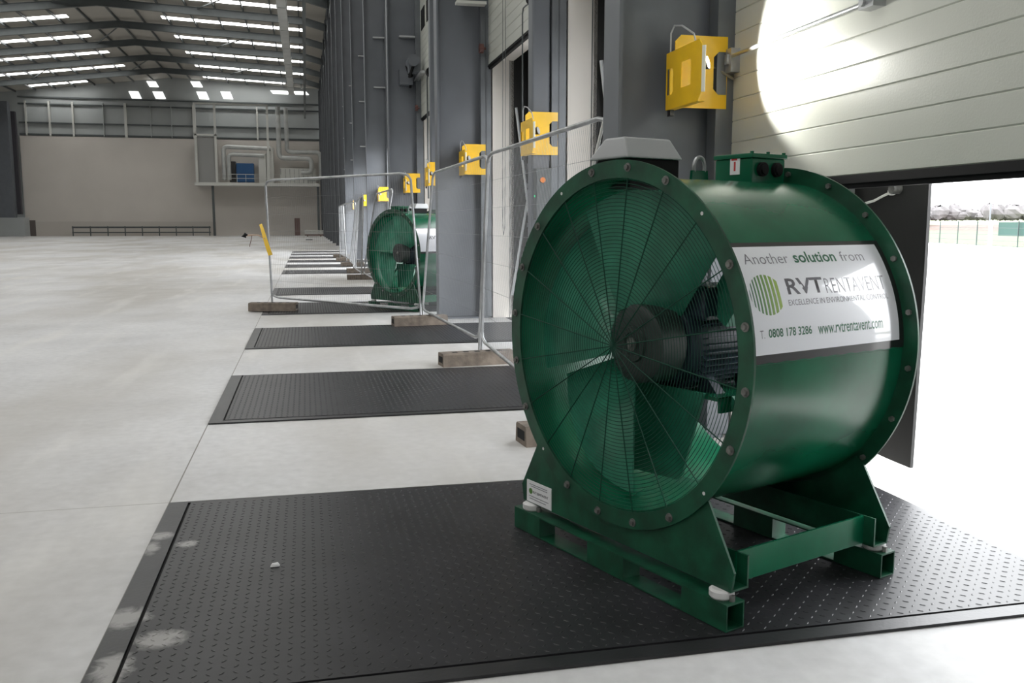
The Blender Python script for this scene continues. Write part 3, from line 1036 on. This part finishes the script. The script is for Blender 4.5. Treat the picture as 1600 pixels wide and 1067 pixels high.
# ---------------------------------------------------------------- temporary mesh fence and its blocks
def fence(bl, br, tl, tr, label, wires=True, pitch=.05):
    """corners are world points; the root stands under the first corner"""
    bl, br, tl, tr = map(Vector, (bl, br, tl, tr))
    r = empty('temporary_fence', (bl.x, bl.y, 0))
    tag(r, label, 'fence panel', 'temporary mesh fence panels')
    off = Vector((bl.x, bl.y, 0))
    P = lambda s, t: ((bl * (1 - s) + br * s) * (1 - t) + (tl * (1 - s) + tr * s) * t) - off
    f = MB()
    loop = []
    c = .055
    ch = .045
    for (s0, t0) in ((0, .0), (1, .0), (1, 1), (0, 1)):
        ds, dt = (1 if s0 == 0 else -1) * c, (1 if t0 == 0 else -1) * ch
        cor = [P(s0, t0 + dt), P(s0 + ds * .28, t0 + dt * .28), P(s0 + ds, t0)]
        if (s0, t0) in ((1, .0), (0, 1)): cor.reverse()
        loop += cor
    f.tube([tuple(p) for p in loop], .019, 10, closed=True)
    f.build('frame', M['galv'], r)
    # spigots into the blocks
    for s0 in (0, 1):
        q = P(s0, .05)
        low = P(s0, 0)
        lo = Vector((low.x, low.y, .03))
        MB().tube([tuple(q), tuple(lo)], .017, 8).build('post_foot', M['galv'], r)
    if wires:
        L = (br - bl).length
        n = int(L / pitch)
        m = MB()
        for i in range(1, n):
            m.tube([tuple(P(i / n, .01)), tuple(P(i / n, .99))], .0012, 3, cap=False)
        for j in range(1, 7):
            m.tube([tuple(P(.005, j / 7)), tuple(P(.995, j / 7))], .0016, 3, cap=False)
        m.build('mesh_infill', M['mesh_wire'], r, 0)
    return r
z0, z1 = .17, 2.2
fence((-.62, 16.35, z0), (1.66, 13.50, z0), (-.67, 16.35, z1), (1.53, 13.50, z1), 'mesh fence panel in front of the far green fan')
fence((1.68, 13.42, z0), (1.86, 9.80, z0), (1.86, 13.42, z1), (1.97, 9.80, z1), 'mesh fence panel in front of the wide grey column')
fence((1.87, 9.72, z0), (1.72, 5.68, z0), (1.95, 9.72, z1), (2.08, 6.1, z1), 'mesh fence panel running in behind the near green fan')
fence((1.45, 24.0, z0), (1.55, 20.6, z0), (1.74, 23.0, z1), (1.84, 19.6, z1), 'mesh fence panel just beyond the far green fan')
fence((1.35, 27.3, z0), (1.40, 24.0, z0), (1.55, 27.3, z1), (1.48, 24.0, z1), 'second mesh fence panel beyond the far green fan')
fence((1.45, 31.6, z0), (1.45, 28.0, z0), (1.72, 31.6, z1), (1.62, 28.4, z1), 'third mesh fence panel beyond the far green fan')
fence((1.50, 35.4, z0), (1.55, 31.9, z0), (1.40, 35.4, z1), (1.70, 31.9, z1), 'fourth mesh fence panel beyond the far green fan')
fence((1.40, 39.5, z0), (1.50, 36.0, z0), (1.40, 39.5, z1), (1.45, 36.0, z1), 'farthest mesh fence panel along the docks')

def block_mesh():
    b = MB()
    pr = [(-.11, 0), (.11, 0), (.10, .12), (.085, .135), (-.085, .135), (-.10, .12)]
    b.prism(pr, lambda a, z, d: (d, a, z), -.39, .39)
    return b.mesh('fence_block', M['block'], 0)
bm_ = block_mesh()
hole = MB()
for i in range(-2, 3):
    hole.box(i * .12 - .026, i * .12 + .026, -.03, .03, .1352, .137)
hole_m = hole.mesh('socket', M['black'], 0)
end_a = MB().box(.388, .3915, -.07, .07, .035, .10).mesh('hand_recess', M['black'], 0)
end_b = MB().box(-.3915, -.388, -.07, .07, .035, .10).mesh('hand_recess', M['black'], 0)
for (x, y, rz, zz, lab) in ((-.57, 15.42, -.2, .0165, 'under the left post of the fence, foremost left'), (1.55, 12.75, .12, .0165, 'where two fence panels meet before the wide grey column'),
                            (1.70, 9.10, .12, .0, 'at the fence post left of the near fan'), (1.74, 5.70, .1, 0, 'brown end poking out behind the near fan'),
                            (1.40, 23.9, 0, 0, 'first of those beyond the far fan'), (1.52, 26.95, 0, .0165, 'second of those beyond the far fan'),
                            (1.52, 31.4, 0, .0165, 'third beyond the far fan, under crossed fence posts'), (1.50, 35.6, 0, .0165, 'fourth of those beyond the far fan'),
                            (1.50, 39.6, 0, .0165, 'farthest one at the foot of the fence')):
    o = bpy.data.objects.new('fence_block', bm_)
    COL.objects.link(o)
    o.location = (x, y, zz)
    o.rotation_euler = (0, 0, rz)
    tag(o, 'grey-brown fence block ' + lab, 'fence block', 'blocks holding the fence')
    for nm, me in (('socket', hole_m), ('hand_recess', end_a), ('hand_recess', end_b)):
        c = bpy.data.objects.new(nm, me)
        COL.objects.link(c)
        c.parent = o

# loose stay leaning on the fence behind the near fan
o = MB().tube([(1.98, 6.2, 1.75), (2.09, 6.15, 2.27)], .012, 8).build('stay_rod', mat('bare_rod', lin(220, 220, 215), .4, metal=.3))
tag(o, 'thin pale rod clipped to the top rail of the fence behind the near fan', 'rod')

# yellow tape fluttering from the left fence post
t = empty('barrier_tape', (-.62, 16.3, 0.9))
tag(t, 'yellow tape tied to the leftmost fence post with a dark tail', 'tape')
def ribbon(pts, wd, name, m):
    b = MB()
    vs = []
    for i, p in enumerate(pts):
        a = .6 * i
        vs += [(p[0] - wd * .5 * math.cos(a * .3), p[1] - wd * .3, p[2]), (p[0] + wd * .5 * math.cos(a * .3), p[1] + wd * .3, p[2] + wd * .25)]
    fs = [(2 * i, 2 * i + 1, 2 * i + 3, 2 * i + 2) for i in range(len(pts) - 1)]
    b.add(vs, fs)
    n = len(vs)
    b.add([(x, y + .004, z) for x, y, z in vs], [tuple(reversed(f)) for f in fs])
    return b.build(name, m, t, 0)
ribbon([(.0, 0, .0), (-.03, 0, .1), (-.06, 0, .2), (-.09, .0, .32), (-.12, .0, .44), (-.15, 0, .54)], .07, 'yellow_strip', M['tape'])
MB().tube([(-.08, 0, .30), (-.20, 0, .36), (-.30, 0, .36), (-.40, 0, .35)], .012, 6).build('pale_tail', mat('tape_tail', lin(196, 170, 150), .6), t)
MB().tube([(-.37, 0, .36), (-.41, 0, .37), (-.45, 0, .34), (-.40, .01, .32)], [.01, .035, .03, .01], 8).build('dark_end', M['black'], t)
MB().tube([(-.30, 0, .36), (-.32, 0, .26), (-.35, 0, .16)], .006, 6).build('string', M['brown_door'], t)

# ---------------------------------------------------------------- boxes, motors and cables on the dock wall
c = empty('control_box', (2.5, 9.6, 1.5))
tag(c, 'grey control box with green light beside the third door', 'control box')
bevel(MB().box(-.07, .10, -.12, .0, .0, .55).build('case', M['grey_dark'], c, 0), .01)
MB().cyl((-.075, -.06, .25), (-.068, -.06, .25), .012, 10).build('green_light', M['led'], c)
MB().cyl((-.0, -.12, .42), (-.0, -.135, .42), .03, 12).build('button', mat('orange_button', lin(215, 120, 30), .5), c)

o = empty('door_motor', (2.5, 21.5, 4.6))
tag(o, 'grey door motor with dark cables above the fifth dock', 'motor')
MB().cyl((.0, -.5, .55), (.0, .0, .55), .13, 16).box(-.1, .14, -.35, -.1, .3, .5).build('motor_body', M['grey_steel'], o)
MB().box(-.25, .05, .15, .45, .1, .45).build('gear_case', M['grey_steel'], o, 0)
MB().tube([(0, -.4, .45), (-.08, -.3, .2), (.0, -.1, .25), (-.1, .1, .5), (.02, .2, .2), (0, .3, .05)], .035, 6).build('cable', M['black'], o)
MB().box(.1, .2, -.9, .5, .2, .26).build('mounting_rail', M['galv'], o, 0)

o = empty('door_motor', (2.42, 13.55, 4.55))
tag(o, 'brown round door motor at the top of the wide grey column', 'motor')
MB().cyl((.0, -.1, .26), (.0, .2, .26), .11, 18).build('motor_body', mat('brown_cover', lin(92, 74, 70), .5), o)
MB().box(-.18, .26, -.12, .05, .10, .14).build('shelf_bracket', M['frame_white'], o, 0)

# pull chain loop and lamp arm at the third door
o = empty('pull_chain', (2.66, 12.2, .9))
tag(o, 'long thin pull chain hanging down the third door', 'chain')
MB().tube([(0, .0, 5), (-.0, .02, 2.6), (.0, .04, .6), (.0, .0, .4), (.0, -.1, .5), (.0, -.14, 2.6), (.0, -.1, 5)], .004, 6).build('chain', M['grey_dark'], o)
o = empty('swing_lamp', (2.62, 10.5, 3.6))
tag(o, 'dark bent arm with drop cable in front of the third door', 'lamp arm')
MB().cyl((0, -.1, .43), (0, .03, .43), .055, 14).build('head', M['black'], o)
MB().tube([(0, .0, .40), (0, .25, .42), (0, .38, .42), (0, .42, .36), (0, .42, -.9)], .009, 6).build('arm', M['grey_dark'], o)
o = empty('swing_lamp', (2.62, 19.2, 3.6))
tag(o, 'dark bent arm with drop cable in front of the fifth door', 'lamp arm')
MB().cyl((0, -.12, 1.0), (0, .06, 1.0), .09, 14).build('head', M['black'], o)
MB().tube([(0, .0, 1.0), (0, .35, 1.0), (0, .45, .9), (0, .45, -1.6)], .02, 6).build('arm', M['grey_dark'], o)

# ---------------------------------------------------------------- high duct along the hall
o = MB().box(-1.12, -.66, 30, 80, 12.3, 12.75).build('ventilation_duct', M['duct'], smooth=0)
tag(o, 'long grey rectangular duct hung under the roof along the hall', 'duct')
for i in range(9):
    MB().box(-1.15, -.63, 32 + i * 5.5, 32.08 + i * 5.5, 12.27, 12.78).build('joint_collar', M['duct'], o, 0)
for i in range(4):
    yy = 36 + 11 * i
    MB().box(-.91, -.87, yy, yy + .04, 12.75, roof_z(-.9) + .6).build('hanger', M['galv'], o, 0)
o = MB().box(.12, .30, 30, 95, 12.0, 12.2).build('cable_tray', M['grey_dark'], smooth=0)
tag(o, 'dark slim cable tray hung right of the long duct', 'cable tray')
for i in range(5):
    yy = 36 + 11 * i
    MB().box(.2, .22, yy, yy + .03, 12.1, roof_z(.2) + .6).build('hanger', M['grey_dark'], o, 0)

# ---------------------------------------------------------------- plant platform on the back wall
YP = 116.5
pl = empty('plant_platform', (-6, YP, 0))
tag(pl, 'pale steel plant platform raised against the back wall', 'platform')
MB().box(-7.1, 7.8, 0, 2.9, 6.12, 6.5).build('deck', M['frame_white'], pl, 0)
for x in (-5.05, 7.6):
    MB().box(x - .14, x + .14, .6, .88, 0, 6.12).build('leg', M['grey_dark'], pl, 0)
for x in (-6.75, -4.45, 1.72):
    MB().box(x - .13, x + .13, 0, .26, 6.5, 15.8).build('frame_post', M['frame_white'], pl, 0)
for (xa, xb, z) in ((-6.75, -4.45, 12.1), (-6.75, 1.72, 15.8)):
    MB().box(xa - .13, xb + .13, 0, .26, z, z + .2).build('frame_rail', M['frame_white'], pl, 0)
MB().box(-6.6, -4.6, .3, 2.8, 6.5, 12.0).build('cable_shaft', mat('shaft_grey', lin(150, 150, 148), .6), pl, 0)
for i in range(12):
    x = -4.2 + i * 1.05
    MB().box(x - .025, x + .025, .03, .08, 6.5, 7.5).build('railing_post', M['frame_white'], pl, 0)
MB().box(-4.3, 7.6, .03, .08, 7.0, 7.05).box(-4.3, 7.6, .03, .08, 7.48, 7.54).build('handrail', M['frame_white'], pl, 0)

def elbow(p, r, m, name, par):
    """tube through points with rounded bends"""
    P = [Vector(q) for q in p]
    out = [P[0]]
    for i in range(1, len(P) - 1):
        a, b, c_ = P[i - 1], P[i], P[i + 1]
        d1, d2 = (a - b).normalized(), (c_ - b).normalized()
        k = min(r * 2.2, (a - b).length * .45, (c_ - b).length * .45)
        for s in range(7):
            t = s / 6
            out.append((b + d1 * k) * (1 - t) ** 2 + b * 2 * t * (1 - t) + (b + d2 * k) * t * t)
    out.append(P[-1])
    return MB().tube([tuple(q) for q in out], r, 14).build(name, m, par)
D = empty('air_duct', (-3.0, 117.2, 6.5))
tag(D, 'tall shiny vent pipe rising from the platform, left of the pair', 'duct', 'vent pipes on the platform')
elbow([(0, 0, 9.3), (0, 0, 3.1), (3.9, 0, 3.1), (3.9, 0, 1.4), (2.6, 0, 1.3)], .3, M['duct'], 'pipe', D)
D = empty('air_duct', (-2.05, 117.9, 6.5))
tag(D, 'tall shiny vent pipe rising from the platform, right of the pair', 'duct', 'vent pipes on the platform')
elbow([(0, 0, 9.3), (0, 0, 3.9), (4.1, 0, 3.9), (4.1, 0, .6), (2.3, 0, .5)], .26, M['duct'], 'pipe', D)
D = empty('air_duct', (-9.6, 117.0, 6.5))
tag(D, 'upper shiny duct bending down at the left end of the platform', 'duct', 'vent pipes on the platform')
elbow([(0, 0, .3), (0, 0, 4.35), (5.6, 0, 4.2)], .26, M['duct'], 'pipe', D)
D = empty('air_duct', (-9.0, 116.9, 6.5))
tag(D, 'lower shiny duct above the blue unit on the platform', 'duct', 'vent pipes on the platform')
elbow([(0, 0, .3), (0, 0, 3.45), (4.2, 0, 3.35)], .24, M['duct'], 'pipe', D)
A = empty('compressor', (-7.0, 117.6, 6.5))
tag(A, 'blue machine on the raised platform by the back wall', 'machine')
bevel(MB().box(-1.2, .9, -.4, .9, .1, 2.4).build('casing', M['blue'], A, 0), .05)
MB().box(-2.0, -1.25, -.45, .9, .1, 2.6).build('intake', M['sign_black'], A, 0)
A = empty('air_handler', (-4.6, 117.3, 6.5))
tag(A, 'pale tall air handling cabinet beside the blue machine', 'cabinet')
bevel(MB().box(-.9, .0, -.3, 1.4, 0, 3.6).build('cabinet', M['frame_white'], A, 0), .04)
bevel(MB().box(.05, .9, -.3, 1.4, 0, 4.4).build('cabinet_door', M['frame_white'], A, 0), .04)
A = empty('filter_unit', (-1.0, 118.0, 6.5))
tag(A, 'long low pale unit under the pipes on the platform', 'cabinet')
bevel(MB().box(-2.0, 2.4, -.2, 1.0, 0, 1.9).build('body', M['frame_white'], A, 0), .04)
for i in range(8):
    MB().box(-1.9 + i * .55, -1.86 + i * .55, -.22, -.19, .1, 1.8).build('panel_seam', M['grey_dark'], A, 0)

# along the foot of the back wall
structure(MB().box(-1.42, -.75, YB - .08, YB, 0, 2.2).build('door_40', M['brown_door'], smooth=0))
structure(MB().box(-32.6, -31.9, YB - .06, YB, 0, 1.9).build('door_41', mat('recess_dark', lin(96, 88, 84), .7), smooth=0))
o = empty('guard_rail', (-20, YB - 1.2, 0))
tag(o, 'long low grey guard rail along the back wall', 'guard rail')
MB().box(-7.6, 8.4, -.03, .03, .95, 1.15).build('rail', M['grey_dark'], o, 0)
MB().box(-7.6, 8.4, -.03, .03, .35, .5).build('rail', M['grey_dark'], o, 0)
for i in range(9):
    MB().box(-7.5 + 1.97 * i - .06, -7.5 + 1.97 * i + .06, -.05, .05, 0, 1.2).build('post', M['grey_dark'], o, 0)
o = empty('board_stack', (.95, 108.0, 0))
tag(o, 'low stack of white boards by the far end of the dock wall', 'boards')
for i in range(4):
    MB().box(-1.1, 1.0, -.8, .8, .12 + i * .16, .24 + i * .16).build('board', M['frame_white'] if i > 0 else M['brown_door'], o, 0)
for x in (-.8, .7):
    MB().box(x - .06, x + .06, -.8, .8, 0, .12).build('bearer', M['block'], o, 0)
o = MB().box(-.05, .55, 84, 84.9, .0, .06).build('floor_mat', M['sign_black'], smooth=0)
tag(o, 'small dark mat lying on the floor far along the docks', 'mat')

# ---------------------------------------------------------------- outside, beyond the raised door
FA, FD = Vector((79.24, 91.17, -1.2)), Vector((.31, .951, 0)).normalized()
def fp(s, z=0.0, off=0.0):
    p = FA + FD * s
    return (p.x + off * FD.y, p.y - off * FD.x, -1.2 + z)
o = empty('perimeter_fence', fp(0))
tag(o, 'long green mesh perimeter fence across the yard', 'fence')
def loc_fp(s, z, off=0.0):
    p = Vector(fp(s, z, off)) - Vector(fp(0))
    return tuple(p)
S = [-17.6, -11.8, -5.9, 5.0, 10.9, 17.0, 23.0, 29.0, 35.0]
for s in S:
    MB().tube([loc_fp(s, 0), loc_fp(s, 3.0)], .07, 6).build('post', M['mesh_green'], o)
b = MB()
for z in (.1, .7, 1.4, 2.2, 2.85):
    b.tube([loc_fp(-24, z), loc_fp(41, z)], .02, 4)
for i in range(330):
    s = -24 + .2 * i
    b.tube([loc_fp(s, .05), loc_fp(s, 2.9)], .005, 3, cap=False)
b.build('mesh', M['mesh_green'], o, 0)
o = MB().tube([fp(0, 0, -.5), fp(0, 3.05, -.5)], .22, 12).build('gate_post', M['frame_white'])
tag(o, 'thick white post in the perimeter fence outside', 'post')
o = MB().hexa([fp(-.4, 1.3, .2), fp(-17, 1.3, .2), fp(-17, 1.3, .25), fp(-.4, 1.3, .25), fp(-.4, 2.85, .2), fp(-17, 2.85, .2), fp(-17, 2.85, .25), fp(-.4, 2.85, .25)]).build('debris_net', M['screen'], smooth=0)
tag(o, 'teal netting tied along the perimeter fence, right of the white post', 'netting')
o = MB().tube([fp(16, 0, 6), fp(16, 5.4, 6)], .1, 8).build('lamp_post', M['grey_steel'])
tag(o, 'thin dark pole standing beyond the perimeter fence', 'pole')
def band(d0, d1, z0, z1, name, m, bumps=0.0, n=60):
    b = MB()
    vs, fs = [], []
    for i in range(n + 1):
        s = -90 + 800 * i / n
        h = z1 + bumps * (random.random() - .5)
        vs += [fp(s, z0, d0), fp(s, h, (d0 + d1) / 2 + random.uniform(-1, 1) * min(1, bumps * 5)), fp(s, h * .9 if bumps else h, d1), fp(s, z0 - 1.0, d1)]
    for i in range(n):
        for j in range(3):
            a = i * 4 + j
            fs.append((a, a + 4, a + 5, a + 1))
    return b.add(vs, fs).build(name, m)
structure(band(.4, 92, 0.02, .10, 'lawn', M['grass']))
tag(band(90, 112, 0.0, 2.3, 'earth_bank', M['earth'], .35), 'low bank of bare brown earth beyond the grass', 'earth bank')
structure(band(112, 330, 1.2, 5.6, 'field', mat('pale_field', lin(110, 118, 88), .9, var=.2, scale=.05)))
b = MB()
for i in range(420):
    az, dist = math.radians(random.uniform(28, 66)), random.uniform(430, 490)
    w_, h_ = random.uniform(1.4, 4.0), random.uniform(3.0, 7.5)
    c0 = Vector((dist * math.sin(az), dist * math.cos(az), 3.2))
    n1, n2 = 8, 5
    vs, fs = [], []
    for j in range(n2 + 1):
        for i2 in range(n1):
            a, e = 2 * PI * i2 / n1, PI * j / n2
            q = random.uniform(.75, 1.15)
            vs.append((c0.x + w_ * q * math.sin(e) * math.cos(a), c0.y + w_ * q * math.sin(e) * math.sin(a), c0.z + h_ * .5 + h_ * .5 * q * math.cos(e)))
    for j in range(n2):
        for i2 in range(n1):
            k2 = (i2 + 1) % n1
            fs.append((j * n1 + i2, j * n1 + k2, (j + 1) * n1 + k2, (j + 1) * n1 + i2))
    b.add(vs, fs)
tag(b.build('treeline', M['far_trees'], smooth=0), 'line of trees coloured pale for haze on the horizon outside', 'trees', kind='stuff')
